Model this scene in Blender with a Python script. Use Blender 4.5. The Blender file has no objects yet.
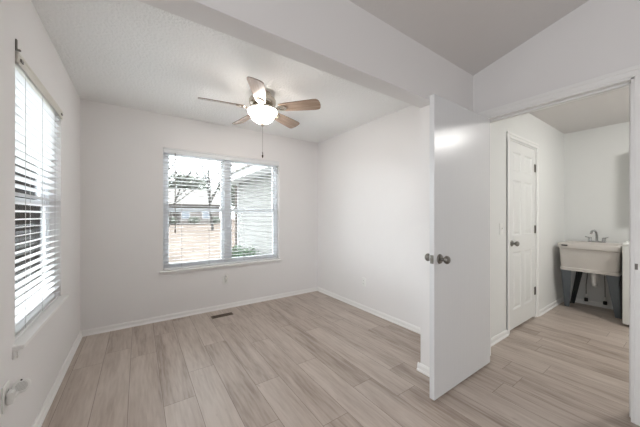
import bpy, bmesh, math, random
from mathutils import Vector, Matrix
random.seed(4)
S = bpy.context.scene
COL = S.collection
PI = math.pi

# ------------------------------------------------------------------ camera, world, exposure
cam_d = bpy.data.cameras.new('camera'); cam = bpy.data.objects.new('camera', cam_d); COL.objects.link(cam)
cam_d.sensor_width = 36.0; cam_d.lens = 36.0*263.5/640; cam_d.shift_y = 1.8/640; cam_d.clip_start = 0.02; cam_d.clip_end = 400
cam.location = (0, 0, 1.242); cam.rotation_euler = (PI/2, 0, -math.radians(34.55))
S.camera = cam
S.view_settings.view_transform = 'Standard'; S.view_settings.look = 'None'
S.view_settings.exposure = 1.52; S.view_settings.gamma = 1.0; S.view_settings.use_curve_mapping = False

SKY_STRENGTH = 3.8
FAN_LIGHT = 13.0
ROOM_FILL = 1.6
LAUNDRY_LIGHT = 58.0
DAY_LIGHT = 18.0
w = bpy.data.worlds.new('overcast_sky'); S.world = w; w.use_nodes = True
bg = w.node_tree.nodes['Background']; bg.inputs['Color'].default_value = (0.93, 0.965, 1.0, 1); bg.inputs['Strength'].default_value = SKY_STRENGTH

def area_light(name, loc, rot, sx, sy, power, color):
    d = bpy.data.lights.new(name, 'AREA'); d.shape = 'RECTANGLE'; d.size = sx; d.size_y = sy; d.energy = power; d.color = color
    o = bpy.data.objects.new(name, d); COL.objects.link(o); o.location = loc; o.rotation_euler = rot
    return o
# area lamp standing in for daylight from an unseen window; no opening is built
area_light('daylight_stand_in', (-2.28, -1.3, 1.35), (0, -PI/2, 0), 1.4, 1.6, DAY_LIGHT, (0.93, 0.96, 1.0))

# ------------------------------------------------------------------ dimensions
XL, XR, YB = -0.492, 2.441, 3.613          # nook
YF, YN = 1.154, 1.280                      # divider wall faces
XP = 1.858                                 # end of the pier
ZS, H = 2.100, 2.440                       # underside of header, flat ceiling
WT = 0.124
RXL, RYB = -2.30, -2.80                    # camera room
LX1, LY0 = 5.160, -1.300                   # laundry
VZ, VS = 2.478, 0.245                      # vaulted ceiling

# ------------------------------------------------------------------ materials
def rgb(r, g, b):
    f = lambda c: (c/12.92 if c <= 0.04045 else ((c+0.055)/1.055)**2.4)
    return (f(r/255), f(g/255), f(b/255), 1)
def mat(name, col, rough=0.5, metal=0.0, spec=0.5, bump=None, coat=0.0, var=None):
    m = bpy.data.materials.new(name); m.use_nodes = True
    nt = m.node_tree; b = nt.nodes['Principled BSDF']
    b.inputs['Base Color'].default_value = col; b.inputs['Roughness'].default_value = rough
    b.inputs['Metallic'].default_value = metal; b.inputs['Specular IOR Level'].default_value = spec
    b.inputs['Coat Weight'].default_value = coat
    tc = nt.nodes.new('ShaderNodeTexCoord')
    if bump:
        sc, st, dist = bump
        n = nt.nodes.new('ShaderNodeTexNoise'); n.inputs['Scale'].default_value = sc; n.inputs['Detail'].default_value = 4
        nt.links.new(tc.outputs['Object'], n.inputs['Vector'])
        bp = nt.nodes.new('ShaderNodeBump'); bp.inputs['Strength'].default_value = st; bp.inputs['Distance'].default_value = dist
        nt.links.new(n.outputs['Fac'], bp.inputs['Height']); nt.links.new(bp.outputs['Normal'], b.inputs['Normal'])
    if var:
        sc, amt = var
        n = nt.nodes.new('ShaderNodeTexNoise'); n.inputs['Scale'].default_value = sc; n.inputs['Detail'].default_value = 5
        nt.links.new(tc.outputs['Object'], n.inputs['Vector'])
        mp = nt.nodes.new('ShaderNodeMapRange'); mp.inputs['From Min'].default_value = 0.3; mp.inputs['From Max'].default_value = 0.7
        mp.inputs['To Min'].default_value = 1-amt; mp.inputs['To Max'].default_value = 1+amt
        nt.links.new(n.outputs['Fac'], mp.inputs['Value'])
        vm = nt.nodes.new('ShaderNodeVectorMath'); vm.operation = 'SCALE'; vm.inputs[0].default_value = col[:3]
        nt.links.new(mp.outputs['Result'], vm.inputs['Scale']); nt.links.new(vm.outputs['Vector'], b.inputs['Base Color'])
    return m
M = {}
M['wall'] = mat('wall_paint', rgb(237, 235, 234), 0.62, spec=0.3, bump=(220, 0.12, 0.002))
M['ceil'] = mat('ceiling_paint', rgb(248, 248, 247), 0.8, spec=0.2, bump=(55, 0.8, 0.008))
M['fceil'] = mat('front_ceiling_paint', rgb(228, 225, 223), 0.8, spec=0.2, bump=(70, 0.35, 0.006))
M['lwall'] = mat('laundry_paint', rgb(233, 234, 232), 0.6, spec=0.3, bump=(220, 0.12, 0.002))
M['trim'] = mat('trim_white', rgb(244, 243, 241), 0.35)
M['ltrim'] = mat('laundry_trim_white', rgb(244, 244, 242), 0.35)
def streak(m):
    nt = m.node_tree; b = nt.nodes['Principled BSDF']; tc = nt.nodes.new('ShaderNodeTexCoord'); mp = nt.nodes.new('ShaderNodeMapping'); mp.inputs['Scale'].default_value = (55, 55, 2.2)
    n = nt.nodes.new('ShaderNodeTexNoise'); n.inputs['Scale'].default_value = 1.0; n.inputs['Detail'].default_value = 3
    bp = nt.nodes.new('ShaderNodeBump'); bp.inputs['Strength'].default_value = 0.30; bp.inputs['Distance'].default_value = 0.004
    nt.links.new(tc.outputs['Object'], mp.inputs['Vector']); nt.links.new(mp.outputs['Vector'], n.inputs['Vector'])
    nt.links.new(n.outputs['Fac'], bp.inputs['Height']); nt.links.new(bp.outputs['Normal'], b.inputs['Normal'])
M['door'] = mat('door_white', rgb(228, 229, 230), 0.27); streak(M['door'])
M['vinyl'] = mat('vinyl_white', rgb(240, 243, 247), 0.35)
M['blind'] = mat('blind_white', rgb(232, 233, 234), 0.45)
M['rail'] = mat('blind_rail', rgb(225, 222, 214), 0.5)
M['cord'] = mat('cord_grey', rgb(190, 190, 188), 0.7)
M['wand'] = mat('wand_smoke', rgb(128, 124, 120), 0.3)
M['nickel'] = mat('brushed_nickel', rgb(200, 192, 180), 0.25, metal=1.0)
M['chrome'] = mat('chrome', rgb(205, 207, 208), 0.12, metal=1.0)
M['dark_nickel'] = mat('satin_nickel', rgb(140, 137, 132), 0.3, metal=1.0)
M['bronze'] = mat('dark_hinge_metal', rgb(92, 86, 76), 0.4, metal=0.9)
M['plastic'] = mat('white_plastic', rgb(238, 238, 235), 0.35)
M['plastic_grey'] = mat('grey_plastic', rgb(196, 196, 192), 0.5)
M['black'] = mat('black_plastic', rgb(22, 22, 24), 0.4)
M['slot'] = mat('slot_dark', rgb(40, 38, 36), 0.6)
M['vent'] = mat('register_bronze', rgb(96, 80, 66), 0.45, metal=0.5)
M['tub'] = mat('tub_plastic', rgb(210, 205, 199), 0.42, var=(6, 0.02))
M['tubleg'] = mat('tub_leg_grey', rgb(104, 112, 118), 0.5)
M['tubleg2'] = mat('tub_leg_black', rgb(40, 44, 44), 0.5)
M['washer'] = mat('washer_enamel', rgb(236, 238, 235), 0.25, coat=0.3)
M['cab'] = mat('cabinet_white', rgb(232, 232, 228), 0.4)
M['blade'] = None

def m_blade():
    m = bpy.data.materials.new('blade_wood'); m.use_nodes = True; nt = m.node_tree; b = nt.nodes['Principled BSDF']
    tc = nt.nodes.new('ShaderNodeTexCoord'); mp = nt.nodes.new('ShaderNodeMapping'); mp.inputs['Scale'].default_value = (4, 60, 4)
    n = nt.nodes.new('ShaderNodeTexNoise'); n.inputs['Scale'].default_value = 1.0; n.inputs['Detail'].default_value = 6
    cr = nt.nodes.new('ShaderNodeValToRGB'); cr.color_ramp.elements[0].color = rgb(146, 122, 104); cr.color_ramp.elements[1].color = rgb(184, 162, 144)
    cr.color_ramp.elements[0].position = 0.3; cr.color_ramp.elements[1].position = 0.7
    nt.links.new(tc.outputs['Object'], mp.inputs['Vector']); nt.links.new(mp.outputs['Vector'], n.inputs['Vector'])
    nt.links.new(n.outputs['Fac'], cr.inputs['Fac']); nt.links.new(cr.outputs['Color'], b.inputs['Base Color'])
    b.inputs['Roughness'].default_value = 0.22; b.inputs['Coat Weight'].default_value = 0.5; b.inputs['Coat Roughness'].default_value = 0.15
    return m
M['blade'] = m_blade()
M['blade_edge'] = mat('blade_edge_wood', rgb(120, 100, 88), 0.5)

def m_emit(name, col, st):
    m = bpy.data.materials.new(name); m.use_nodes = True; nt = m.node_tree; b = nt.nodes['Principled BSDF']
    b.inputs['Base Color'].default_value = (0.9, 0.9, 0.88, 1); b.inputs['Roughness'].default_value = 0.3
    b.inputs['Emission Color'].default_value = col; b.inputs['Emission Strength'].default_value = st
    return m
M['bowl'] = m_emit('lit_opal_glass', (1.0, 0.93, 0.86, 1), FAN_LIGHT)
M['room_fill'] = m_emit('room_fill_glow', (1.0, 0.96, 0.94, 1), ROOM_FILL)
M['laundry_lamp'] = m_emit('lit_laundry_diffuser', (1.0, 0.98, 0.95, 1), LAUNDRY_LIGHT)

def m_glass():
    m = bpy.data.materials.new('window_glass'); m.use_nodes = True; nt = m.node_tree; nt.nodes.clear()
    out = nt.nodes.new('ShaderNodeOutputMaterial'); mx = nt.nodes.new('ShaderNodeMixShader')
    tr = nt.nodes.new('ShaderNodeBsdfTransparent'); tr.inputs['Color'].default_value = (0.96, 0.98, 0.98, 1)
    gl = nt.nodes.new('ShaderNodeBsdfGlossy'); gl.inputs['Roughness'].default_value = 0.02
    fr = nt.nodes.new('ShaderNodeFresnel'); fr.inputs['IOR'].default_value = 1.25
    nt.links.new(fr.outputs['Fac'], mx.inputs['Fac']); nt.links.new(tr.outputs[0], mx.inputs[1]); nt.links.new(gl.outputs[0], mx.inputs[2])
    nt.links.new(mx.outputs[0], out.inputs['Surface'])
    return m
M['glass'] = m_glass()

def m_floor():
    m = bpy.data.materials.new('oak_vinyl_planks'); m.use_nodes = True; nt = m.node_tree; b = nt.nodes['Principled BSDF']; N = nt.nodes; L = nt.links
    def math_(op, a, b_=None):
        n = N.new('ShaderNodeMath'); n.operation = op
        for i, v in enumerate((a, b_)):
            if v is None: continue
            if isinstance(v, (int, float)): n.inputs[i].default_value = v
            else: L.new(v, n.inputs[i])
        return n.outputs[0]
    W, LEN = 0.1905, 1.22
    geo = N.new('ShaderNodeNewGeometry'); sp = N.new('ShaderNodeSeparateXYZ'); L.new(geo.outputs['Position'], sp.inputs[0])
    px = math_('DIVIDE', math_('ADD', sp.outputs['X'], 10*W+0.056), W)
    ix = math_('FLOOR', px); fx = math_('FRACT', px)
    wn = N.new('ShaderNodeTexWhiteNoise'); wn.noise_dimensions = '1D'; L.new(ix, wn.inputs['W'])
    py = math_('ADD', math_('DIVIDE', math_('ADD', sp.outputs['Y'], 12.2), LEN), wn.outputs['Value'])
    iy = math_('FLOOR', py); fy = math_('FRACT', py)
    # tone of each plank
    cv = N.new('ShaderNodeCombineXYZ'); L.new(ix, cv.inputs[0]); L.new(iy, cv.inputs[1])
    w2 = N.new('ShaderNodeTexWhiteNoise'); w2.noise_dimensions = '2D'; L.new(cv.outputs[0], w2.inputs['Vector'])
    # grain, long along Y, shifted per plank
    gv = N.new('ShaderNodeCombineXYZ')
    L.new(math_('MULTIPLY', sp.outputs['X'], 1.0), gv.inputs[0]); L.new(math_('MULTIPLY', sp.outputs['Y'], 0.09), gv.inputs[1])
    L.new(math_('MULTIPLY', w2.outputs['Value'], 37.0), gv.inputs[2])
    g1 = N.new('ShaderNodeTexNoise'); g1.inputs['Scale'].default_value = 11; g1.inputs['Detail'].default_value = 3; g1.inputs['Distortion'].default_value = 0.6; L.new(gv.outputs[0], g1.inputs['Vector'])
    g2 = N.new('ShaderNodeTexNoise'); g2.inputs['Scale'].default_value = 60; g2.inputs['Detail'].default_value = 5; L.new(gv.outputs[0], g2.inputs['Vector'])
    mixv = math_('ADD', math_('ADD', math_('MULTIPLY', g1.outputs['Fac'], 0.55), math_('MULTIPLY', g2.outputs['Fac'], 0.45)), math_('MULTIPLY', w2.outputs['Value'], 0.19))
    cr = N.new('ShaderNodeValToRGB'); e = cr.color_ramp.elements
    e[0].position = 0.38; e[0].color = FLOOR_C[0]; e[1].position = 0.78; e[1].color = FLOOR_C[2]
    k = e.new(0.55); k.color = FLOOR_C[1]
    L.new(mixv, cr.inputs['Fac'])
    # knots
    kv = N.new('ShaderNodeCombineXYZ'); L.new(math_('MULTIPLY', sp.outputs['X'], 1.0), kv.inputs[0]); L.new(math_('MULTIPLY', sp.outputs['Y'], 0.35), kv.inputs[1])
    g3 = N.new('ShaderNodeTexNoise'); g3.inputs['Scale'].default_value = 16; g3.inputs['Detail'].default_value = 2; L.new(kv.outputs[0], g3.inputs['Vector'])
    kn = N.new('ShaderNodeMapRange'); kn.inputs['From Min'].default_value = 0.70; kn.inputs['From Max'].default_value = 0.80; kn.inputs['To Min'].default_value = 0; kn.inputs['To Max'].default_value = 0.45
    L.new(g3.outputs['Fac'], kn.inputs['Value'])
    mk = N.new('ShaderNodeMix'); mk.data_type = 'RGBA'; L.new(kn.outputs[0], mk.inputs['Factor']); L.new(cr.outputs['Color'], mk.inputs['A']); mk.inputs['B'].default_value = rgb(112, 94, 80)
    # grooves
    ex = math_('MULTIPLY', math_('MINIMUM', fx, math_('SUBTRACT', 1.0, fx)), W)
    ey = math_('MULTIPLY', math_('MINIMUM', fy, math_('SUBTRACT', 1.0, fy)), LEN)
    ed = math_('MINIMUM', ex, ey)
    gr = N.new('ShaderNodeMapRange'); gr.inputs['From Min'].default_value = 0.0006; gr.inputs['From Max'].default_value = 0.0019; L.new(ed, gr.inputs['Value'])
    mg = N.new('ShaderNodeMix'); mg.data_type = 'RGBA'; L.new(gr.outputs[0], mg.inputs['Factor']); mg.inputs['A'].default_value = rgb(118, 104, 93); L.new(mk.outputs['Result'], mg.inputs['B'])
    L.new(mg.outputs['Result'], b.inputs['Base Color'])
    bp = N.new('ShaderNodeBump'); bp.inputs['Strength'].default_value = 0.25; bp.inputs['Distance'].default_value = 0.001
    L.new(math_('ADD', gr.outputs[0], math_('MULTIPLY', g2.outputs['Fac'], 0.4)), bp.inputs['Height']); L.new(bp.outputs['Normal'], b.inputs['Normal'])
    b.inputs['Roughness'].default_value = 0.38; b.inputs['Specular IOR Level'].default_value = 0.45
    return m
FLOOR_C = [rgb(144, 129, 117), rgb(177, 163, 152), rgb(199, 187, 177)]
M['floor'] = m_floor()
# outdoors
M['lawn'] = mat('winter_lawn', rgb(92, 84, 78), 0.95, var=(1.3, 0.22), spec=0.0)
M['concrete'] = mat('pale_concrete', rgb(205, 204, 201), 0.9, var=(3, 0.05), spec=0.0)
M['siding'] = mat('pale_siding', rgb(112, 112, 110), 0.7, spec=0.0)
M['ext_trim'] = mat('exterior_trim_white', rgb(160, 160, 160), 0.6, spec=0.0)
M['corner_strip'] = mat('corner_strip_brown', rgb(92, 86, 82), 0.6, spec=0.0)
M['shingle'] = mat('pale_shingles', rgb(102, 99, 96), 0.9, var=(2.5, 0.1), spec=0.0)
M['brick'] = mat('pale_brick', rgb(100, 95, 92), 0.9, var=(3, 0.08), spec=0.0)
M['dark_eave'] = mat('dark_fascia', rgb(64, 60, 58), 0.8, spec=0.0)
M['bark'] = mat('grey_bark', rgb(60, 58, 56), 0.95, spec=0.0)
M['evergreen'] = mat('evergreen_leaves', rgb(84, 87, 80), 0.9, var=(0.8, 0.2), spec=0.0)
M['bush'] = mat('shrub_leaves', rgb(66, 80, 64), 0.8, var=(7, 0.35), spec=0.0)
M['farglass'] = mat('far_window_glass', rgb(90, 96, 104), 0.2)

# ------------------------------------------------------------------ mesh helpers
def box(bm, x0, x1, y0, y1, z0, z1, bev=0.0):
    r = bmesh.ops.create_cube(bm, size=1.0)
    vs = r['verts']
    for v in vs:
        v.co = Vector(((x0+x1)/2 + v.co.x*(x1-x0), (y0+y1)/2 + v.co.y*(y1-y0), (z0+z1)/2 + v.co.z*(z1-z0)))
    if bev > 0:
        es = list({e for v in vs for e in v.link_edges})
        bmesh.ops.bevel(bm, geom=es, offset=bev, segments=2, profile=0.5, affect='EDGES')
    return vs
def lathe(bm, prof, loc=(0, 0, 0), axis='Z', seg=32, cap=True):
    rings = []
    for r, h in prof:
        ring = []
        for k in range(seg):
            a = 2*PI*k/seg; c, s = r*math.cos(a), r*math.sin(a)
            p = {'Z': (c, s, h), 'X': (h, c, s), 'Y': (s, h, c)}[axis]
            ring.append(bm.verts.new(Vector(p)+Vector(loc)))
        rings.append(ring)
    for a, b_ in zip(rings, rings[1:]):
        for k in range(seg): bm.faces.new((a[k], a[(k+1) % seg], b_[(k+1) % seg], b_[k]))
    if cap:
        bm.faces.new(rings[0][::-1]); bm.faces.new(rings[-1])
def tube(bm, pts, r, seg=8, r_end=None, cap=True):
    pts = [Vector(p) for p in pts]; rings = []; n = len(pts)
    prev = None
    for i, p in enumerate(pts):
        d = (pts[min(i+1, n-1)]-pts[max(i-1, 0)]).normalized()
        if prev is None:
            u = d.orthogonal().normalized()
        else:
            u = (prev - d*prev.dot(d)).normalized()
        prev = u; v = d.cross(u)
        rr = r if r_end is None else r+(r_end-r)*i/(n-1)
        rings.append([bm.verts.new(p+(u*math.cos(2*PI*k/seg)+v*math.sin(2*PI*k/seg))*rr) for k in range(seg)])
    for a, b_ in zip(rings, rings[1:]):
        for k in range(seg): bm.faces.new((a[k], a[(k+1) % seg], b_[(k+1) % seg], b_[k]))
    if cap: bm.faces.new(rings[0][::-1]); bm.faces.new(rings[-1])
def prism(bm, pts, h0, h1, axis='Z'):
    """extrude a 2D outline between h0 and h1 along the axis"""
    def P(a, b_, h): return {'Z': (a, b_, h), 'X': (h, a, b_), 'Y': (a, h, b_)}[axis]
    lo = [bm.verts.new(P(a, b_, h0)) for a, b_ in pts]; hi = [bm.verts.new(P(a, b_, h1)) for a, b_ in pts]
    n = len(pts)
    for k in range(n): bm.faces.new((lo[k], lo[(k+1) % n], hi[(k+1) % n], hi[k]))
    bm.faces.new(lo[::-1]); bm.faces.new(hi)
def obj(name, bm, m, parent=None, smooth=False, loc=None, fix=True):
    if fix: bmesh.ops.recalc_face_normals(bm, faces=bm.faces[:])
    if smooth:
        for f in bm.faces: f.smooth = True
    me = bpy.data.meshes.new(name); bm.to_mesh(me); bm.free()
    if smooth:
        try: me.set_sharp_from_angle(angle=math.radians(35))
        except Exception: pass
    if m is not None: me.materials.append(m)
    o = bpy.data.objects.new(name, me); COL.objects.link(o)
    if parent is not None: o.parent = parent
    if loc is not None: o.location = loc
    return o
def tag(o, label, cat, group=None, kind=None):
    o['label'] = label; o['category'] = cat
    if group: o['group'] = group
    if kind: o['kind'] = kind
    return o
def thing(name, loc, label, cat, group=None, kind=None, rot=None):
    o = bpy.data.objects.new(name, None); COL.objects.link(o); o.location = loc; o.empty_display_size = 0.1
    if rot: o.rotation_euler = rot
    return tag(o, label, cat, group, kind)
def nb(): return bmesh.new()
def boxes(name, bl, m, parent=None, bev=0.0, loc=None):
    bm = nb()
    for b_ in bl: box(bm, *b_, bev=bev)
    return obj(name, bm, m, parent, loc=loc)

# ------------------------------------------------------------------ structure
def st(o, label, cat): return tag(o, label, cat, kind='structure')
st(boxes('floor', [(RXL-.2, LX1+.2, RYB-.2, YB+.2, -0.12, 0)], M['floor']), 'greige oak plank floor running through all the rooms', 'floor')
# window openings
BW = (0.238, 1.740, 0.585, 2.048)      # back window x0,x1,z0,z1
LW = (1.885, 2.800, 0.620, 2.045)      # left window y0,y1,z0,z1
OW = WT+0.02
st(boxes('wall_back', [(XL-OW, BW[0], YB, YB+OW, 0, H), (BW[1], XR+WT, YB, YB+OW, 0, H), (BW[0], BW[1], YB, YB+OW, 0, BW[2]), (BW[0], BW[1], YB, YB+OW, BW[3], H)], M['wall']),
   'white wall with the wide double window in it', 'wall')
st(boxes('wall_left', [(XL-OW, XL, YN-.126, LW[0], 0, H), (XL-OW, XL, LW[1], YB, 0, H), (XL-OW, XL, LW[0], LW[1], 0, LW[2]), (XL-OW, XL, LW[0], LW[1], LW[3], H)], M['wall']),
   'white wall with the narrow blind-covered window and round plug-in', 'wall')
st(boxes('wall_right', [(XR, XR+WT, YN, YB, 0, H)], M['wall']), 'plain white nook wall right of the double window', 'wall')
D2 = (3.205, 3.990, 2.050)              # laundry closet door opening
def wall_divider():
    bm = nb(); top = VZ+0.02
    box(bm, XP, XR, YF, YN, 0, top)
    box(bm, XL, XP, YF, YN, ZS, top)
    box(bm, RXL-.1, XL-OW, YF, YN, 0, top)
    box(bm, XL-OW, XL, YF, YF+.001, 0, top)
    return obj('wall_header', bm, M['wall'])
st(wall_divider(), 'white header and stub wall between the fan nook and the front room', 'wall')
st(boxes('wall_laundry_left', [(XR, D2[0], YF, YN, 0, H+.06), (D2[1], LX1+.1, YF, YN, 0, H+.06), (D2[0], D2[1], YF, YN, D2[2], H+.06), (D2[0]-.02, D2[1]+.02, YN, YN+.01, 0, D2[2]+.02)], M['lwall']),
   'laundry room wall holding the six-panel door', 'wall')
DW = (0.237, 1.072, 2.068)              # doorway y0,y1,z
def vz(y): return VZ+VS*(YF-y)
def wall_entry():
    bm = nb()
    for y0, y1, z0 in ((RYB, DW[0], 0), (DW[0], DW[1], DW[2]), (DW[1], YF, 0)):
        prism(bm, [(y0, z0), (y1, z0), (y1, vz(y1)), (y0, vz(y0))], XR, XR+WT-.002, 'X')
    return obj('wall_front_right', bm, M['wall'])
st(wall_entry(), 'white wall around the laundry doorway rising to the sloped ceiling', 'wall')
st(boxes('wall_laundry_back', [(LX1, LX1+.1, LY0, YF, 0, H+.06)], M['lwall']), 'pale laundry wall behind the utility sink', 'wall')
st(boxes('wall_laundry_right', [(XR+WT, LX1+.1, LY0-.1, LY0, 0, H+.06)], M['lwall']), 'laundry wall beyond the washer, out of view', 'wall')
st(boxes('wall_laundry_front', [(XR+WT-.002, XR+WT+.004, LY0, DW[0], 0, H), (XR+WT-.002, XR+WT+.004, DW[1], YF, 0, H), (XR+WT-.002, XR+WT+.004, DW[0], DW[1], DW[2], H)], M['lwall']),
   'laundry side of the doorway wall', 'wall')
bmv = nb(); prism(bmv, [(RYB, 0), (YF, 0), (YF, vz(YF)), (RYB, vz(RYB))], RXL-.1, RXL, 'X')
FW = (-2.1, -0.5, 0.65, 2.05)
st(obj('wall_far_left', bmv, M['wall']), 'far side wall of the front room, out of view', 'wall')
st(boxes('wall_rear', [(RXL-.1, XR+WT, RYB-.1, RYB, 0, 3.6)], M['wall']), 'rear wall of the front room, behind the viewer', 'wall')
st(boxes('ceiling', [(XL-OW, XR+WT, YN-.01, YB+OW, H, H+.08)], M['ceil']), 'flat textured white ceiling above the fan', 'ceiling')
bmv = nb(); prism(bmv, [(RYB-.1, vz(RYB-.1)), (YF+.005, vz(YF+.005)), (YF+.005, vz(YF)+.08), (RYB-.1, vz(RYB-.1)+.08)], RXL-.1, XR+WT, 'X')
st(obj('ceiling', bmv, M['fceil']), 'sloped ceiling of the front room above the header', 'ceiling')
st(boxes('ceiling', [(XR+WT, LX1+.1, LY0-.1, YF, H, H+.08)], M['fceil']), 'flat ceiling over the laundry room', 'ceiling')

# baseboards (profile: board with eased top and shoe)
def base_profile(t=0.012, h=0.060):
    return [(0, 0), (t+.009, 0), (t+.008, .010), (t, .018), (t, h-.014), (t*.45, h), (0, h)]
def baseboard(name, p0, p1, nrm, m, label):
    """p0->p1 along wall face, nrm points into the room"""
    p0, p1, n = Vector((*p0, 0)), Vector((*p1, 0)), Vector((*nrm, 0)); bm = nb(); pr = base_profile()
    a = [bm.verts.new(p0+n*d+Vector((0, 0, z))) for d, z in pr]; b_ = [bm.verts.new(p1+n*d+Vector((0, 0, z))) for d, z in pr]
    k = len(pr)
    for i in range(k): bm.faces.new((a[i], a[(i+1) % k], b_[(i+1) % k], b_[i]))
    bm.faces.new(a[::-1]); bm.faces.new(b_)
    return st(obj(name, bm, m), label, 'baseboard')
baseboard('baseboard_left', (XL, YF), (XL, YB), (1, 0), M['trim'], 'white baseboard under the narrow window wall')
baseboard('baseboard_back', (XL+.013, YB), (XR-.013, YB), (0, -1), M['trim'], 'white baseboard under the wide double window')
baseboard('baseboard_right', (XR, YN), (XR, YB), (-1, 0), M['trim'], 'white baseboard along the plain nook wall')
baseboard('baseboard_pier', (XP, YF-.022), (XP, YN+.022), (-1, 0), M['trim'], 'short white baseboard wrapping the stub wall end')
baseboard('baseboard_pier', (XP, YF), (XR, YF), (0, -1), M['trim'], 'white baseboard behind the open slab door')
baseboard('baseboard_pier', (XP, YN), (XR-.02, YN), (0, 1), M['trim'], 'white baseboard on the nook side of the stub wall')
baseboard('baseboard_laundry_left', (XR+WT+.006, YF), (D2[0]-.062, YF), (0, -1), M['ltrim'], 'white baseboard below the light switch')
baseboard('baseboard_laundry_left', (D2[1]+.062, YF), (LX1-.02, YF), (0, -1), M['ltrim'], 'short white baseboard between closet door and sink')
baseboard('baseboard_laundry_back', (LX1, LY0), (LX1, YF), (-1, 0), M['ltrim'], 'white baseboard on the wall under the sink')
baseboard('baseboard_front_right', (XR, RYB), (XR, DW[0]-.065), (-1, 0), M['trim'], 'white baseboard near side of the laundry doorway')

# ------------------------------------------------------------------ doorway casing + jamb
def casing_mesh(bm, a0, a1, ztop, face, nrm, width=0.057, axis='Y', t=0.016, legs=(1, 1)):
    """door casing around an opening a0..a1 along axis ('Y' or 'X') on plane face"""
    rev = 0.006
    def slab(u0, u1, z0, z1, th):
        lo, hi = sorted((face, face+nrm*th))
        if axis == 'Y': box(bm, lo, hi, u0, u1, z0, z1, bev=.003)
        else: box(bm, u0, u1, lo, hi, z0, z1, bev=.003)
    if legs[0]:
        slab(a0-rev-width, a0-rev, 0, ztop+rev, t*.7); slab(a0-rev-width, a0-rev-width*.55, 0, ztop+rev, t)
    if legs[1]:
        slab(a1+rev, a1+rev+width, 0, ztop+rev, t*.7); slab(a1+rev+width*.55, a1+rev+width, 0, ztop+rev, t)
    slab(a0-rev-width, a1+rev+width, ztop+rev, ztop+rev+width, t*.7); slab(a0-rev-width, a1+rev+width, ztop+rev+width*.55, ztop+rev+width, t)
bm = nb(); casing_mesh(bm, DW[0], DW[1], DW[2], XR, -1)
tr = st(obj('trim_1', bm, M['trim']), 'white moulded casing and jamb around the laundry doorway', 'door casing')
bm = nb()
box(bm, XR-.004, XR+WT+.006, DW[0]-.012, DW[0]+.008, 0, DW[2]); box(bm, XR-.004, XR+WT+.006, DW[1]-.008, DW[1]+.012, 0, DW[2])
box(bm, XR-.004, XR+WT+.006, DW[0]-.01, DW[1]+.01, DW[2]-.008, DW[2]+.012)
obj('jamb', bm, M['trim'], tr)
bm = nb()
for y0, y1, z0, z1 in ((DW[0]+.008, DW[0]+.020, 0, DW[2]-.008), (DW[1]-.020, DW[1]-.008, 0, DW[2]-.008), (DW[0]+.008, DW[1]-.008, DW[2]-.022, DW[2]-.008)):
    box(bm, XR+.045, XR+.082, y0, y1, z0, z1, bev=.002)
obj('door_stop', bm, M['trim'], tr)
o = boxes('strike_plate', [(XR-.0135, XR-.011, DW[0]-.020, DW[0]-.008, .920, .955)], M['dark_nickel'], tr, bev=.0005); o['label'] = 'metal strike plate'
bm = nb(); casing_mesh(bm, D2[0], D2[1], D2[2], YF, -1, axis='X')
tr2 = st(obj('trim_2', bm, M['ltrim']), 'white moulded casing around the six-panel laundry door', 'door casing')

# ------------------------------------------------------------------ open slab door
def knob_profile():
    return [(0.033, 0), (0.033, .004), (.029, .009), (.014, .012), (.0115, .020), (.0115, .030), (.018, .036), (.0255, .043), (.0275, .052), (.0255, .060), (.019, .066), (.008, .069)]
DX0, DX1, DY0, DY1 = 1.610, 2.418, 1.006, 1.041
d1 = bpy.data.objects.new('door_1', None); COL.objects.link(d1); d1.location = (DX1, DY1, 0.016)
st(d1, 'flat white slab door standing open against the stub wall', 'door')
boxes('slab', [(DX0-DX1, 0, DY0-DY1, 0, 0, 2.030)], M['door'], d1, bev=.0015)
for s, y in ((-1, DY0-DY1), (1, 0)):
    bm = nb(); lathe(bm, [(r, s*h) for r, h in knob_profile()], (1.672-DX1, y, .932), 'Y', 28)
    o = obj('door_knob', bm, M['dark_nickel'], d1, smooth=True); o['label'] = 'satin metal round knob'
o = boxes('latch_plate', [(DX0-DX1-.0012, DX0-DX1+.001, -.030, -.006, .903, .960), (DX0-DX1-.011, DX0-DX1, -.024, -.011, .922, .942)], M['dark_nickel'], d1); o['label'] = 'metal latch plate'
for z in (.20, 1.0, 1.80):
    bm = nb(); lathe(bm, [(.006, 0), (.006, .09)], (.004, .006, z), 'Z', 12)
    o = obj('hinge', bm, M['dark_nickel'], d1, smooth=True); o['label'] = 'metal hinge barrel'

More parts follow.
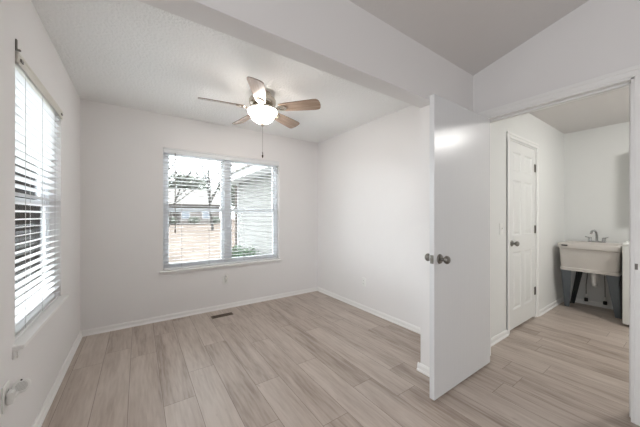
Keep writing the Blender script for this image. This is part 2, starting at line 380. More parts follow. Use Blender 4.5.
# ------------------------------------------------------------------ six-panel door
def panel_door(w_, h_, th, m, parent):
    """front face looks to -Y; slab from y=0 to th; sunk panels with raised fields"""
    bm = nb(); st_w = .105; mid = .10
    pw = (w_-2*st_w-mid)/2
    xs = [(st_w, st_w+pw), (st_w+pw+mid, w_-st_w)]
    zs = [(.20, .82), (1.00, 1.60), (1.70, 1.905)]
    gx = sorted({0, w_, *[v for p in xs for v in p]}); gz = sorted({0, h_, *[v for p in zs for v in p]})
    def ispanel(x0, x1, z0, z1): return any(abs(x0-a) < 1e-6 and abs(x1-b_) < 1e-6 for a, b_ in xs) and any(abs(z0-a) < 1e-6 and abs(z1-b_) < 1e-6 for a, b_ in zs)
    def quad(a, b_, c, d): bm.faces.new([bm.verts.new(v) for v in (a, b_, c, d)])
    for x0, x1 in zip(gx, gx[1:]):
        for z0, z1 in zip(gz, gz[1:]):
            if not ispanel(x0, x1, z0, z1): quad((x0, 0, z0), (x1, 0, z0), (x1, 0, z1), (x0, 0, z1)); continue
            lv = [(0, 0), (.012, .009), (.024, .009), (.045, .002)]
            for (i0, d0), (i1, d1_) in zip(lv, lv[1:]):
                a = [(x0+i0, d0, z0+i0), (x1-i0, d0, z0+i0), (x1-i0, d0, z1-i0), (x0+i0, d0, z1-i0)]
                b_ = [(x0+i1, d1_, z0+i1), (x1-i1, d1_, z0+i1), (x1-i1, d1_, z1-i1), (x0+i1, d1_, z1-i1)]
                for k in range(4): quad(a[k], a[(k+1) % 4], b_[(k+1) % 4], b_[k])
            i, d = lv[-1]; quad((x0+i, d, z0+i), (x1-i, d, z0+i), (x1-i, d, z1-i), (x0+i, d, z1-i))
    quad((0, th, 0), (0, th, h_), (w_, th, h_), (w_, th, 0))
    quad((0, 0, 0), (0, 0, h_), (0, th, h_), (0, th, 0)); quad((w_, 0, 0), (w_, th, 0), (w_, th, h_), (w_, 0, h_))
    quad((0, 0, h_), (w_, 0, h_), (w_, th, h_), (0, th, h_)); quad((0, 0, 0), (0, th, 0), (w_, th, 0), (w_, 0, 0))
    bmesh.ops.remove_doubles(bm, verts=bm.verts[:], dist=1e-5)
    return obj('slab', bm, m, parent, fix=True)
d2 = bpy.data.objects.new('door_2', None); COL.objects.link(d2); d2.location = (D2[0]+.012, YF+.004, .022)
st(d2, 'closed white six-panel door in the laundry room', 'door')
M['ldoor'] = mat('panel_door_white', rgb(234, 235, 233), 0.38)
w2_ = D2[1]-D2[0]-.024
panel_door(w2_, D2[2]-.034, .035, M['ldoor'], d2)
bm = nb(); lathe(bm, [(r, -h) for r, h in knob_profile()], (.065, 0, .92), 'Y', 28)
o = obj('door_knob', bm, M['dark_nickel'], d2, smooth=True); o['label'] = 'satin metal round knob'
for z in (.305, 1.05, 1.79):
    o = boxes('hinge', [(w2_-.030, w2_+.008, -.0075, -.0005, z-.047, z+.047)], M['bronze'], d2, bev=.001)
    o['label'] = 'dark metal hinge'
boxes('jamb', [(-.012, -.003, -.004, .07, -.022, D2[2]-.022), (w2_+.003, w2_+.012, -.004, .07, -.022, D2[2]-.022), (-.012, w2_+.012, -.004, .07, D2[2]-.031, D2[2]-.022)], M['ltrim'], d2)

# ------------------------------------------------------------------ windows
def window_unit(name, origin, rot, width, z0, z1, units, label):
    """local x along the window, local y outwards, z up; glass sits outwards"""
    t = bpy.data.objects.new(name, None); COL.objects.link(t); t.location = origin; t.rotation_euler = (0, 0, rot)
    st(t, label, 'window')
    h = z1-z0; fy0, fy1 = .062, .125; fw = .030
    bl = [(0, fw, fy0, fy1, 0, h), (width-fw, width, fy0, fy1, 0, h), (fw, width-fw, fy0, fy1, 0, fw), (fw, width-fw, fy0, fy1, h-fw, h)]
    uw = (width-2*fw)/units
    for k in range(1, units): bl.append((fw+k*uw-.035, fw+k*uw+.035, fy0-.006, fy1, fw, h-fw))
    boxes('window_frame', bl, M['vinyl'], t, bev=.002)
    for k in range(units):
        x0 = fw+k*uw+(.035 if k else 0); x1 = fw+(k+1)*uw-(.035 if k < units-1 else 0); zm = h*.485
        for nm, za, zb, ya, yb in (('upper_sash', zm-.008, h-fw, .096, .120), ('lower_sash', fw, zm+.032, .070, .094)):
            s = .034; sb = .045
            o = boxes(nm, [(x0, x0+s, ya, yb, za, zb), (x1-s, x1, ya, yb, za, zb), (x0+s, x1-s, ya, yb, za, za+sb), (x0+s, x1-s, ya, yb, zb-(.034), zb)], M['vinyl'], t, bev=.002)
            boxes('pane', [(x0+s, x1-s, (ya+yb)/2-.002, (ya+yb)/2+.002, za+sb, zb-.034)], M['glass'], o)
    return t
window_unit('window_1', (BW[0], YB, BW[2]), 0, BW[1]-BW[0], BW[2], BW[3], 2, 'wide double-hung twin window with a white centre mullion')
window_unit('window_2', (XL, LW[0], LW[2]), PI/2, LW[1]-LW[0], LW[2], LW[3], 1, 'narrow white window behind the blind beside the plug-in')
# stools (sills)
bm = nb(); box(bm, BW[0]-.035, BW[1]+.045, YB-.036, YB+.06, BW[2]-.020, BW[2]+.001, bev=.004); box(bm, BW[0]-.022, BW[1]+.03, YB-.012, YB, BW[2]-.040, BW[2]-.020, bev=.003)
st(obj('trim_3', bm, M['trim']), 'white sill under the wide double window', 'window sill')
bm = nb(); box(bm, XL-.06, XL+.040, LW[0]-.035, LW[1]+.035, LW[2]-.020, LW[2]+.001, bev=.004)
st(obj('trim_4', bm, M['trim']), 'white sill under the narrow side window', 'window sill')

# ------------------------------------------------------------------ blinds
def blind(origin, rot, width, h, tilt, label, wand_x, wand_len, ladders, rail='rail'):
    t = thing('window_blind', origin, label, 'window blind', 'faux wood blinds in the nook', rot=(0, 0, rot))
    bm = nb(); box(bm, .006, width-.006, -.002, .052, h-.046, h-.002, bev=.003)
    obj('headrail', bm, M[rail], t)
    bm = nb(); box(bm, .003, width-.003, -.014, -.004, h-.066, h-.004, bev=.003); box(bm, .003, width-.003, -.018, -.004, h-.020, h-.006, bev=.004); box(bm, .003, width-.003, -.017, -.004, h-.066, h-.056, bev=.003)
    obj('valance', bm, M[rail], t)
    pitch = .0435; ztop = h-.085; n = int((ztop-.035)/pitch)+1
    bm = nb(); c, s = math.cos(tilt), math.sin(tilt)
    for k in range(n):
        z = ztop-k*pitch; prof = []
        for u, cz in ((-.025, 0), (-.0125, .0012), (0, .0018), (.0125, .0012), (.025, 0)):
            prof.append((u, cz+.0013))
        for u, cz in ((.025, 0), (.0125, .0012), (0, .0018), (-.0125, .0012), (-.025, 0)):
            prof.append((u, cz-.0013))
        pts = [(.026+u*c-v*s, z+u*s+v*c) for u, v in prof]
        prism(bm, pts, .008, width-.008, 'X')
    obj('slats', bm, M['blind'], t)
    boxes('bottom_rail', [(.008, width-.008, .002, .050, .003, .021)], M['blind'], t, bev=.003)
    bm = nb()
    for lx in ladders:
        for yy in (-.0005, .0525): tube(bm, [(lx, yy, .02), (lx, yy, h-.05)], .0011, 6)
    obj('ladder_cord', bm, M['cord'], t)
    if not wand_len: return t
    bm = nb(); tube(bm, [(wand_x, -.022, h-.06), (wand_x, -.024, h-.06-wand_len)], .0045, 8)
    lathe(bm, [(.003, 0), (.007, .004), (.007, .04), (.003, .05)], (wand_x, -.024, h-.10-wand_len), 'Z', 10)
    o = obj('tilt_wand', bm, M['wand'], t, smooth=True); o['label'] = 'smoky grey tilt wand'
    return t
bwid = BW[1]-BW[0]
blind((BW[0], YB+.004, BW[2]), 0, bwid, BW[3]-BW[2], math.radians(-3), 'white slatted blind over the wide double window', .125, .92, (.20, .52, .98, 1.30), 'blind')
lb = blind((XL-.004, LW[0], LW[2]), PI/2, LW[1]-LW[0], LW[3]-LW[2], math.radians(-8), 'white slatted blind over the narrow side window', .80, 0, (.16, .46, .76))
for u in (.02, .85):
    boxes('mount_clip', [(u, u+.03, -.022, -.016, LW[3]-LW[2]-.048, LW[3]-LW[2]-.032)], M['dark_nickel'], lb, bev=.002)

# small white cleat below the near end of the side sill
bm = nb(); box(bm, 0, .007, -.012, .012, -.040, 0, bev=.002); tube(bm, [(.005, 0, -.008), (.016, 0, -.010), (.018, 0, -.036), (.014, 0, -.040)], .0032, 8)
tag(obj('cord_cleat', bm, M['trim'], smooth=True, loc=(XL, 1.858, .600)), 'small white cord cleat under the near end of the side window sill', 'cord cleat')
o = boxes('wall_hook', [(0, .006, -.004, .010, 0, .055), (.005, .018, -.002, .008, 0, .008)], M['dark_nickel'], bev=.001, loc=(XL, 1.889, 2.042))
tag(o, 'thin metal hook on the wall at the side blind top corner', 'hook')

# ------------------------------------------------------------------ outlets and switch
def cover(name, loc, rot, label, cat, kind_):
    """plate in local XZ, facing -Y"""
    t = thing(name, loc, label, cat, rot=(0, 0, rot))
    boxes('cover_plate', [(-.035, .035, -.006, 0, -.057, .057)], M['plastic'], t, bev=.002)
    if kind_ == 'outlet':
        for z in (-.02, .02):
            bm = nb(); lathe(bm, [(.0165, -.0062), (.0165, -.0085), (.015, -.009)], (0, 0, z), 'Y', 20)
            r = obj('receptacle', bm, M['plastic'], t)
            boxes('slot', [(-.008, -.0055, -.0095, -.0085, z, z+.009), (.0055, .008, -.0095, -.0085, z, z+.009), (-.002, .002, -.0095, -.0085, z-.010, z-.006)], M['slot'], r)
    else:
        boxes('toggle', [(-.0055, .0055, -.018, -.006, -.004, .012)], M['plastic'], t, bev=.0015)
    return t
cover('wall_outlet', (XR, 2.525, .365), PI/2*3+PI, 'white outlet low on the plain nook wall', 'outlet', 'outlet').rotation_euler = (0, 0, -PI/2)
cover('wall_outlet', (.955, YB, .385), 0, 'white outlet below the wide double window', 'outlet', 'outlet')
cover('wall_outlet', (XL, 1.765, .432), PI/2, 'white outlet below the narrow side window', 'outlet', 'outlet')
cover('light_switch', (3.010, YF, 1.105), 0, 'white toggle switch left of the six-panel door', 'light switch', 'switch')
# plug-in on back outlet
t = thing('plug_in_night_light', (.960, YB-.009, .405), 'small white plug-in night light below the wide double window', 'night light')
bm = nb(); box(bm, -.018, .018, -.030, 0, -.024, .020, bev=.007); obj('body', bm, M['plastic'], t, smooth=True)
bm = nb(); lathe(bm, [(.012, 0), (.016, .010), (.015, .026), (.008, .034), (.002, .036)], (0, -.020, .014), 'Z', 16); obj('shade', bm, M['plastic'], t, smooth=True)
# plug-in on left outlet: round head on a bent neck
t = thing('plug_in_air_freshener', (XL+.009, 1.765, .425), 'round white plug-in air freshener sticking out below the side window', 'air freshener')
bm = nb(); box(bm, 0, .022, -.020, .020, -.028, .028, bev=.006); obj('body', bm, M['plastic'], t, smooth=True)
bm = nb(); tube(bm, [(.014, .0, -.004), (.022, .012, .0), (.030, .024, .014)], .010, 12); obj('neck', bm, M['plastic'], t, smooth=True)
bm = nb(); lathe(bm, [(.006, -.017), (.022, -.016), (.029, -.008), (.030, .004), (.027, .013), (.020, .016), (.004, .017)], (0, 0, 0), 'Z', 28)
o = obj('head', bm, M['plastic'], t, smooth=True); o.location = (.034, .034, .024); o.rotation_euler = (math.radians(72), 0, math.radians(14)); o.scale = (1.05, 1.05, 1.05)
bm = nb()
for k in range(-3, 4):
    hw = math.sqrt(max(.0001, .019**2-(k*.005)**2)); box(bm, -hw, hw, k*.005-.0011, k*.005+.0011, .0155, .0178)
v = obj('grille', bm, M['plastic_grey'], o); v['label'] = 'grey slotted grille'
bm = nb(); lathe(bm, [(.003, .0), (.0035, .003), (.001, .004)], (0, .025, .012), 'Z', 10); obj('indicator', bm, M['slot'], o)

# ------------------------------------------------------------------ floor register
t = thing('floor_register', (.855, 3.375, 0), 'bronze metal floor vent near the window wall', 'floor vent')
boxes('frame', [(-.125, .125, -.042, -.032, 0, .004), (-.125, .125, .032, .042, 0, .004), (-.125, -.113, -.032, .032, 0, .004), (.113, .125, -.032, .032, 0, .004)], M['vent'], t, bev=.001)
boxes('grate', [(-.113+k*.0113, -.1075+k*.0113, -.032, .032, .0005, .003) for k in range(20)]+[(-.113, .113, -.003, .003, .0005, .0034)], M['vent'], t)
boxes('duct_shade', [(-.113, .113, -.032, .032, .0001, .0004)], M['slot'], t)  # flat dark sheet painted as the shade below the grate

# ------------------------------------------------------------------ ceiling fan
FX, FY, ZB = 1.005, 2.455, 2.280
fan = thing('ceiling_fan', (FX, FY, H), 'five-blade ceiling fan with lit white glass bowl', 'ceiling fan')
dz = lambda z: z-H
bm = nb(); lathe(bm, [(.082, 0), (.086, -.012), (.080, -.030), (.100, -.044), (.122, -.056), (.130, -.072), (.130, -.098), (.122, -.112), (.100, -.122), (.085, -.128)], seg=48)
obj('motor_housing', bm, M['nickel'], fan, smooth=True)
bm = nb(); lathe(bm, [(.085, -.128), (.098, -.134), (.098, -.146), (.080, -.152), (.070, -.158), (.128, -.162), (.136, -.166), (.136, -.172), (.128, -.174)], seg=48)
obj('light_fitter', bm, M['nickel'], fan, smooth=True)
bm = nb()
prof = [(.132, -.172), (.1400, -.175), (.1420, -.183), (.1380, -.193), (.127, -.206), (.118, -.219), (.110, -.234), (.098, -.252), (.080, -.270), (.056, -.285), (.028, -.295), (.004, -.297)]
lathe(bm, prof, seg=56)
b_ = obj('glass_bowl', bm, M['bowl'], fan, smooth=True); b_['label'] = 'lit frosted glass bowl'
bm = nb(); lathe(bm, [(.004, -.292), (.020, -.298), (.023, -.304), (.016, -.312), (.011, -.322), (.004, -.330)], seg=20)
obj('finial', bm, M['nickel'], fan, smooth=True)
def blade_outline():
    pts = []; L0, L1 = .175, .575
    up = [(L0, .046), (L0+.06, .054), (L0+.16, .062), (L0+.28, .069), (L1-.055, .072), (L1-.025, .069), (L1-.008, .058), (L1, .040), (L1+.004, .015)]
    return up+[(x, -y) for x, y in reversed(up)]
for k in range(5):
    ang = math.radians(242+72*k)
    bm = nb(); prism(bm, blade_outline(), -.003, .003)
    b_ = obj('blade', bm, M['blade'], fan); b_.data.materials.append(M['blade_edge'])
    for f in b_.data.polygons:
        if abs(f.normal.z) < .5: f.material_index = 1
    b_.location = (0, 0, dz(ZB)+.008); b_.rotation_euler = (math.radians(-17), 0, ang)
    bm = nb()
    tube(bm, [(.085, 0, -.006), (.115, 0, -.016), (.145, 0, -.016), (.175, 0, -.009)], .012, 8)
    # decorative ring plate under the blade root
    seg = 20; R1, R2 = .036, .020
    for (ra, rb, z0, z1) in ((R1, R2, -.014, -.003),):
        vs = []
        for i in range(seg):
            a = 2*PI*i/seg; ca, sa = math.cos(a), math.sin(a)
            vs.append([bm.verts.new((.200+ra*1.25*ca, ra*sa, z0)), bm.verts.new((.200+ra*1.25*ca, ra*sa, z1)), bm.verts.new((.200+rb*1.25*ca, rb*sa, z1)), bm.verts.new((.200+rb*1.25*ca, rb*sa, z0))])
        for i in range(seg):
            p, q = vs[i], vs[(i+1) % seg]
            for j in range(4): bm.faces.new((p[j], q[j], q[(j+1) % 4], p[(j+1) % 4]))
    lathe(bm, [(.010, -.012), (.010, -.003)], (.200, 0, 0), 'Z', 12); box(bm, .15, .250, -.009, .009, -.011, -.003)
    i_ = obj('blade_bracket', bm, M['nickel'], b_, smooth=True)
bm = nb(); tube(bm, [(0, 0, -.328), (0, 0, -.45), (0, 0, -.58)], .0011, 6)
cx, cy_ = 0, 0
lathe(bm, [(.002, -.575), (.006, -.582), (.006, -.590), (.002, -.597)], (cx, cy_, 0), 'Z', 10)
o = obj('pull_chain', bm, M['dark_nickel'], fan, smooth=True); o['label'] = 'thin metal pull chain'
bm = nb(); lathe(bm, [(.002, -.597), (.0075, -.606), (.0085, -.618), (.005, -.630), (.002, -.634)], (cx, cy_, 0), 'Z', 12)
obj('pull_fob', bm, M['bronze'], o, smooth=True)

# ------------------------------------------------------------------ laundry lamp, and fill lamps added in the front room
def flush_lamp(loc, R_, m, label, rot=None):
    t = thing('ceiling_light', loc, label, 'ceiling light', rot=rot)
    bm = nb(); lathe(bm, [(R_+.012, 0), (R_+.015, -.012), (R_+.012, -.024), (R_, -.026)], seg=40); obj('pan', bm, M['nickel'], t, smooth=True)
    bm = nb(); lathe(bm, [(R_, -.022), (R_*.98, -.034), (R_*.85, -.055), (R_*.55, -.072), (R_*.2, -.080), (.003, -.081)], seg=40); obj('diffuser', bm, m, t, smooth=True)
    return t
flush_lamp((3.92, -.33, H), .115, M['laundry_lamp'], 'round lit ceiling light of the laundry room')
for x, y in ((-.9, -1.0), (1.2, -1.6)):  # unseen lamps added to brighten the front room and the nook
    flush_lamp((x, y, vz(y)), .20, M['room_fill'], 'added fill lamp on the front room ceiling near its %s' % ('far side' if x < 0 else 'entry wall'), rot=(-math.atan(VS), 0, 0))

# ------------------------------------------------------------------ utility sink
SY0, SY1, SX0, SX1 = .528, 1.095, 4.560, 5.120
ZR, ZK = .880, .530
sk = thing('utility_sink', ((SX0+SX1)/2, (SY0+SY1)/2, 0), 'beige plastic utility sink on grey legs against the laundry wall', 'utility sink')
def rr(cx, cy, hx, hy, r, n=5):
    out = []
    for sx, sy, a0 in ((1, 1, 0), (-1, 1, PI/2), (-1, -1, PI), (1, -1, 3*PI/2)):
        for k in range(n+1):
            a = a0+PI/2*k/n; out.append((cx+sx*(hx-r)+r*math.cos(a), cy+sy*(hy-r)+r*math.sin(a)))
    return out
hx, hy = (SX1-SX0)/2, (SY1-SY0)/2
bm = nb()
levels = [(hx-.035, hy-.028, ZK, .03, 0), (hx-.030, hy-.022, ZK, .03, 0), (hx-.030, hy-.022, ZK+.035, .03, 0), (hx-.038, hy-.030, ZK+.040, .03, 0), (hx-.020, hy-.014, ZR-.070, .03, 0), (hx-.006, hy-.004, ZR-.060, .03, 0), (hx, hy, ZR-.012, .03, 0), (hx-.006, hy-.006, ZR, .03, 0),
          (hx-.055, hy-.045, ZR, .04, -.03), (hx-.065, hy-.055, ZR-.015, .04, -.03), (hx-.095, hy-.080, ZK+.03, .05, -.03), (.03, .03, ZK+.022, .029, -.03)]
rings = []
for a, b2, z, r, off in levels:
    rings.append([bm.verts.new((x, y, z)) for x, y in rr(off, 0, a, b2, r)])
n_ = len(rings[0])
for A, B in zip(rings, rings[1:]):
    for k in range(n_): bm.faces.new((A[k], A[(k+1) % n_], B[(k+1) % n_], B[k]))
bm.faces.new(rings[0][::-1]); bm.faces.new(rings[-1])
obj('tub', bm, M['tub'], sk, smooth=True)
o = boxes('badge', [(-hx-.002, -hx+.004, hy-.105, hy-.045, ZR-.033, ZR-.018)], M['slot'], sk, bev=.001); o['label'] = 'small dark maker badge'
# L-section tapering legs
def leg(px, py, qx, qy, sx, sy, m, w0=.105, w1=.050):
    """top corner (px,py,ZK) to floor corner (qx,qy,0); flanges run inwards sx, sy"""
    bm = nb(); t = .008
    for ax in ('x', 'y'):
        top = [(px, py), (px+(sx*w0 if ax == 'x' else sx*t), py+(sy*w0 if ax == 'y' else sy*t))]
        bot = [(qx, qy), (qx+(sx*w1 if ax == 'x' else sx*t), qy+(sy*w1 if ax == 'y' else sy*t))]
        V = []
        for (a, b3), z in ((top, ZK+.02), (bot, 0)):
            V.append([bm.verts.new((a[0], a[1], z)), bm.verts.new((b3[0], a[1], z)), bm.verts.new((b3[0], b3[1], z)), bm.verts.new((a[0], b3[1], z))])
        for k in range(4): bm.faces.new((V[0][k], V[0][(k+1) % 4], V[1][(k+1) % 4], V[1][k]))
        bm.faces.new(V[0]); bm.faces.new(V[1][::-1])
    return obj('leg', bm, m, sk)
leg(-hx+.045, hy-.028, -hx+.26, hy-.018, 1, -1, M['tubleg'])
leg(-hx+.045, -hy+.028, -hx+.20, -hy+.024, 1, 1, M['tubleg'])
leg(hx-.045, hy-.11, hx-.05, hy-.03, -1, -1, M['tubleg2'], .06, .04)
leg(hx-.045, -hy+.05, hx-.05, -hy+.03, -1, 1, M['tubleg2'], .06, .04)
# faucet (a thing standing on the rim)
fc = thing('faucet', (5.060, .805, ZR), 'chrome two-handle faucet on the utility sink rim', 'faucet')
bm = nb(); box(bm, -.025, .025, -.085, .085, 0, .022, bev=.008); obj('base', bm, M['chrome'], fc, smooth=True)
bm = nb(); tube(bm, [(0, 0, .02), (0, 0, .09), (-.012, .004, .135), (-.05, .016, .160), (-.095, .03, .150), (-.115, .036, .118)], .013, 12); obj('spout', bm, M['chrome'], fc, smooth=True)
for s in (-1, 1):
    bm = nb(); lathe(bm, [(.017, .020), (.019, .030), (.015, .045), (.019, .052), (.019, .062), (.008, .068)], (0, s*.066, 0), 'Z', 18); tube(bm, [(0, s*.066, .058), (-.022, s*.090, .066), (-.030, s*.108, .074)], .006, 8)
    obj('handle', bm, M['chrome'], fc, smooth=True)
# drain and trap
dr = thing('drain_trap', (4.78, .785, ZK), 'white plastic drain and trap hanging under the sink', 'drain pipe')
bm = nb(); tube(bm, [(0, 0, -.001), (0, 0, -.13)], .024, 16)
lathe(bm, [(.027, -.045), (.030, -.050), (.030, -.072), (.027, -.077)], seg=18)
obj('tailpiece', bm, M['plastic'], dr, smooth=True)
bm = nb(); pts = [(0, 0, -.12)]
for k in range(9):
    a = PI+PI*k/8; pts.append((.045+.045*math.cos(a), -.012*k/8, -.145+.045*math.sin(a)))
pts += [(.09, -.012, -.075), (.10, -.012, -.055), (.13, -.012, -.045), (.33, -.012, -.04)]
tube(bm, pts, .0225, 14); obj('trap_bend', bm, M['plastic'], dr, smooth=True)
# supply valves with hoses
for i, (yy, nm) in enumerate(((.915, 'under the sink beside the closet wall side'), (.735, 'under the sink on the washer side'))):
    sv = thing('supply_valve', (5.135, yy, .125), 'black-handled supply valve %s' % nm, 'water valve', 'sink supply valves')
    bm = nb(); lathe(bm, [(.022, .024), (.022, .020), (.009, .018), (.009, -.03)], axis='X', seg=16); lathe(bm, [(.012, -.02), (.012, .03)], (-.03, 0, 0), 'Z', 14)
    obj('body', bm, M['plastic'], sv, smooth=True)
    bm = nb(); lathe(bm, [(.020, -.070), (.020, -.032), (.012, -.022)], (-.03, 0, 0), 'Z', 12); obj('handle', bm, M['black'], sv, smooth=True)
    bm = nb(); tube(bm, [(-.03, 0, .03), (-.034, 0, .15), (-.02, (.8-yy)*.1, .30), (.004, (.8-yy)*.2, .40), (.007, (.8-yy)*.4, .52), (.007, (.8-yy)*.5, .72)], .0045, 8)
    o = obj('hose', bm, M['dark_nickel'], sv, smooth=True)

# ------------------------------------------------------------------ washer
WX0, WX1, WY0, WY1 = 4.462, 5.120, -.170, .512
wz = thing('washing_machine', ((WX0+WX1)/2, (WY0+WY1)/2, 0), 'white washing machine beside the utility sink', 'washing machine')
ax_, ay_ = (WX1-WX0)/2, (WY1-WY0)/2
boxes('cabinet', [(-ax_, ax_, -ay_, ay_, .025, .905)], M['washer'], wz, bev=.012)
bm = nb(); box(bm, -ax_-.004, ax_, -ay_-.002, ay_+.002, .895, .935, bev=.014); obj('top', bm, M['washer'], wz, smooth=True)
bm = nb(); box(bm, -ax_+.10, ax_-.20, -ay_+.06, ay_-.06, .934, .944, bev=.004); obj('lid', bm, M['black'], wz)
bm = nb(); prism(bm, [(ax_-.19, .93), (ax_, .93), (ax_, 1.06), (ax_-.10, 1.06)], -ay_+.005, ay_-.11, 'Y'); obj('console', bm, M['washer'], wz)
bm = nb(); prism(bm, [(ax_-.188, .945), (ax_-.182, .945), (ax_-.108, 1.045), (ax_-.114, 1.045)], -ay_+.03, ay_-.14, 'Y'); o = obj('control_panel', bm, M['black'], wz)
for sx in (-1, 1):
    for sy in (-1, 1):
        bm = nb(); lathe(bm, [(.022, 0), (.022, .012), (.010, .014), (.010, .03)], (sx*(ax_-.06), sy*(ay_-.06), 0), 'Z', 14); obj('foot', bm, M['black'], wz)

# ------------------------------------------------------------------ wall cabinet above the washer
CY1 = .415
cb = thing('wall_cabinet', (LX1, (CY1-.55)/2, 1.387), 'white wall cabinet hung above the washing machine', 'cabinet')
cw = CY1+.55
boxes('body', [(-.282, 0, -cw/2, cw/2, 0, .721)], M['cab'], cb, bev=.002)
for s in (-1, 1):
    y0, y1 = sorted((s*.003, s*(cw/2-.003)))
    dd = boxes('door', [(-.302, -.284, y0, y1,   .004, .717)], M['cab'], cb, bev=.003)
    bm = nb(); lathe(bm, [(.006, -.302), (.006, -.315), (.014, -.320), (.014, -.328), (.004, -.330)], (0, s*.04, .06), 'X', 14); obj('knob', bm, M['dark_nickel'], dd, smooth=True)

# ------------------------------------------------------------------ outdoors
GZ = -.40
def ground():
    bm = nb(); n = 40
    X0, X1, Y0, Y1 = -60, 70, 3.9, 130
    g = [[bm.verts.new((X0+(X1-X0)*i/n, Y0+(Y1-Y0)*(j/n)**1.6, GZ+.05*math.sin(i*1.7+j*.9))) for j in range(n+1)] for i in range(n+1)]
    for i in range(n):
        for j in range(n): bm.faces.new((g[i][j], g[i+1][j], g[i+1][j+1], g[i][j+1]))
    a = [bm.verts.new(p) for p in ((-60, -20, GZ), (-2.45, -20, GZ), (-2.45, 3.9, GZ), (-60, 3.9, GZ))]; bm.faces.new(a)
    return obj('ground', bm, M['lawn'])
st(boxes('bounce_patio', [(-7, -.66, 1.3, 3.75, GZ-.1, GZ+.07), (-7, 2.3, 3.78, 8.2, GZ-.1, GZ+.075)], M['concrete']), 'pale concrete patio added outside the nook walls to bounce daylight in', 'patio')  # pale slab added as a reflector for the nook ceiling
st(ground(), 'pale winter lawn outside the wide window', 'lawn')
# wing of the house with lap siding
wg = bpy.data.objects.new('house_wing', None); COL.objects.link(wg); wg.location = (2.62, 5.9, GZ)
tag(wg, 'pale lap-sided wing of the house seen through the double window', 'house wing')
WYa, WYb = 3.76-5.9, 8.04-5.9
bm = nb(); zz = 0.0; E = .125; ztop = 2.22-GZ
prof = []
k = 0
while zz < ztop:
    z1 = min(zz+E, ztop); prof += [(-.120-.016, zz), (-.120, z1)]; zz = z1
prof = prof+[(1.5, ztop), (1.5, 0)]
prism(bm, prof, WYa, WYb, 'Y'); obj('siding_wall', bm, M['siding'], wg)
boxes('corner_board', [(-.150, -.05, WYb-.09, WYb+.02, 0, ztop)], M['ext_trim'], wg)
o = boxes('corner_strip', [(-.215, -.150, WYb-.03, WYb+.03, .1, ztop-.05)], M['corner_strip'], wg, bev=.01); o['label'] = 'dark strip at the wing corner'  # dark upright strip along the far corner board
boxes('soffit', [(-.52, 0, WYa, WYb+.25, ztop, ztop+.03)], M['ext_trim'], wg)
boxes('fascia', [(-.55, -.52, WYa, WYb+.25, ztop-.04, ztop+.14)], M['ext_trim'], wg)
bm = nb(); prism(bm, [(-.60, ztop+.13), (3.0, ztop+1.2), (3.0, ztop+1.24), (-.60, ztop+.17)], WYa, WYb+.30, 'Y'); obj('roof', bm, M['shingle'], wg)
# far house
fh = thing('house', (4, 57, GZ), 'pale one-storey house with a low roof across the lawn', 'house')
boxes('wall', [(-14, 9, -4, 5, 0, 3.5)], M['brick'], fh)
bm = nb(); prism(bm, [(-5.0, 3.45), (.5, 6.7), (6.0, 3.45)], -15, 10, 'X'); obj('roof', bm, M['shingle'], fh)
o = boxes('fascia', [(-15.1, 10.1, -5.15, -4.95, 3.25, 3.62)], M['dark_eave'], fh)
for x in (-12, -8, -4, -.5, 3, 6.5):
    f = boxes('window_frame', [(x-.7, x+.7, -4.06, -3.98, 1.0, 2.6)], M['ext_trim'], fh)
    boxes('pane', [(x-.6, x+.6, -4.09, -4.05, 1.1, 2.5)], M['farglass'], f)
boxes('door', [(1.0, 2.0, -4.08, -3.98, 0, 2.3)], M['dark_eave'], fh)
# leafy things
def leaf_cloud(bm, c, rad, n, size, rng):
    for _ in range(n):
        while True:
            p = Vector((rng.uniform(-1, 1), rng.uniform(-1, 1), rng.uniform(-1, 1)))
            if .25 < p.length < 1: break
        p = Vector((c[0]+p.x*rad[0], c[1]+p.y*rad[1], c[2]+p.z*rad[2]))
        u = Vector((rng.gauss(0, 1), rng.gauss(0, 1), rng.gauss(0, 1))).normalized(); v = u.orthogonal().normalized(); s = size*rng.uniform(.6, 1.2)
        bm.faces.new([bm.verts.new(p+u*s), bm.verts.new(p+v*s*.5), bm.verts.new(p-u*s), bm.verts.new(p-v*s*.5)])
def shrub(x, y, r, h, label, group=None, leaf=.035, n=1500, m='bush'):
    rng = random.Random(int(x*100+y*10)); t = thing('shrub', (x, y, GZ), label, 'shrub', group)
    bm = nb()
    for k in range(5): a = k*1.3; tube(bm, [(0, 0, 0), (r*.4*math.cos(a), r*.4*math.sin(a), h*.5), (r*.7*math.cos(a), r*.7*math.sin(a), h*.9)], .012*max(1, r), 5, .004)
    obj('stem', bm, M['bark'], t)
    bm = nb()
    for k in range(6):
        a = k*1.05; leaf_cloud(bm, (r*.4*math.cos(a), r*.4*math.sin(a), h*.58+.08*h*math.sin(k*2.1)), (r*.6, r*.6, h*.40), n//6, leaf, rng)
    obj('foliage', bm, M[m], t, fix=False)
shrub(2.02, 5.75, .34, .92, 'leafy green shrub against the lap-sided wing')
shrub(2.00, 6.55, .34, .86, 'small green shrub beyond the first along the wing')
for k, x in enumerate((1.5, 4.5, 8.0, 11.5)):
    shrub(x, 50.5, 1.1, 1.4, 'round shrub in the bed before the far house', 'shrubs before the far house', .16, 420, 'evergreen')
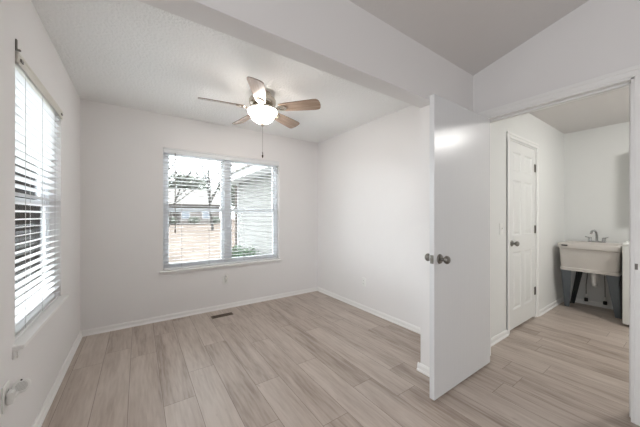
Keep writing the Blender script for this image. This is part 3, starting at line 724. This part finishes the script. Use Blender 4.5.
def bare_tree(x, y, h, seed, label):
    rng = random.Random(seed); bm = nb()
    def grow(p, d, L_, r, lvl):
        pts = [p]; q = p; dd = d
        for _ in range(3):
            dd = (dd+Vector((rng.uniform(-.16, .16), rng.uniform(-.16, .16), rng.uniform(-.03, .12)))).normalized(); q = q+dd*L_/3; pts.append(q)
        tube(bm, pts, r, 6 if lvl < 2 else 4, r*.62, cap=False)
        if lvl >= 5: return
        for _ in range((5, 4, 3, 2, 2)[lvl]):
            t = rng.uniform(.45, 1.0) if lvl else rng.uniform(.35, 1.0)
            i = min(2, int(t*3)); s = pts[i].lerp(pts[i+1], t*3-i) if t < 1 else pts[-1]
            a = rng.uniform(0, 2*PI); side = Vector((math.cos(a), math.sin(a), rng.uniform(.1, .9)))
            grow(s, (dd*.7+side).normalized(), L_*rng.uniform(.5, .68), r*.56, lvl+1)
    grow(Vector((0, 0, 0)), Vector((0, 0, 1)), h*.6, h*.013, 0)
    o = obj('bare_tree', bm, M['bark'], loc=(x, y, GZ), fix=False)
    tag(o, label, 'tree', 'bare trees beyond the lawn')
TR = [(0.2, 31, 11), (6.6, 30, 11), (3.4, 42, 11), (13.0, 36, 11), (19.5, 47, 11.5), (23, 37, 11)]
for i, (x, y, h) in enumerate(TR): bare_tree(x, y, h, 20+i, 'leafless grey tree standing between the window and the far house')
def evergreen(x, y, h, r, seed):
    rng = random.Random(seed); t = thing('evergreen_tree', (x, y, GZ), 'full dull-green tree rising behind the far house roof', 'tree', 'evergreens behind the far house')
    bm = nb(); tube(bm, [(0, 0, 0), (0, 0, h*.6)], .25, 6, .12); obj('trunk', bm, M['bark'], t)
    bm = nb()
    for k in range(9):
        a = rng.uniform(0, 6.28); q = rng.uniform(.1, .65); z = h*rng.uniform(.4, .88)
        leaf_cloud(bm, (r*q*math.cos(a), r*q*math.sin(a), z), (r*.5, r*.5, h*.16), 260, .42, rng)
    obj('crown', bm, M['evergreen'], t, fix=False)
for i, (x, y, h, r) in enumerate([(-2, 70, 11, 5), (9, 72, 12.0, 5.6), (20.4, 72, 11.5, 5.5), (31.5, 72, 12, 5.5), (15, 90, 15, 7), (2.5, 86, 14, 6.5), (27.5, 90, 14, 5.5)]): evergreen(x, y, h, r, 60+i)
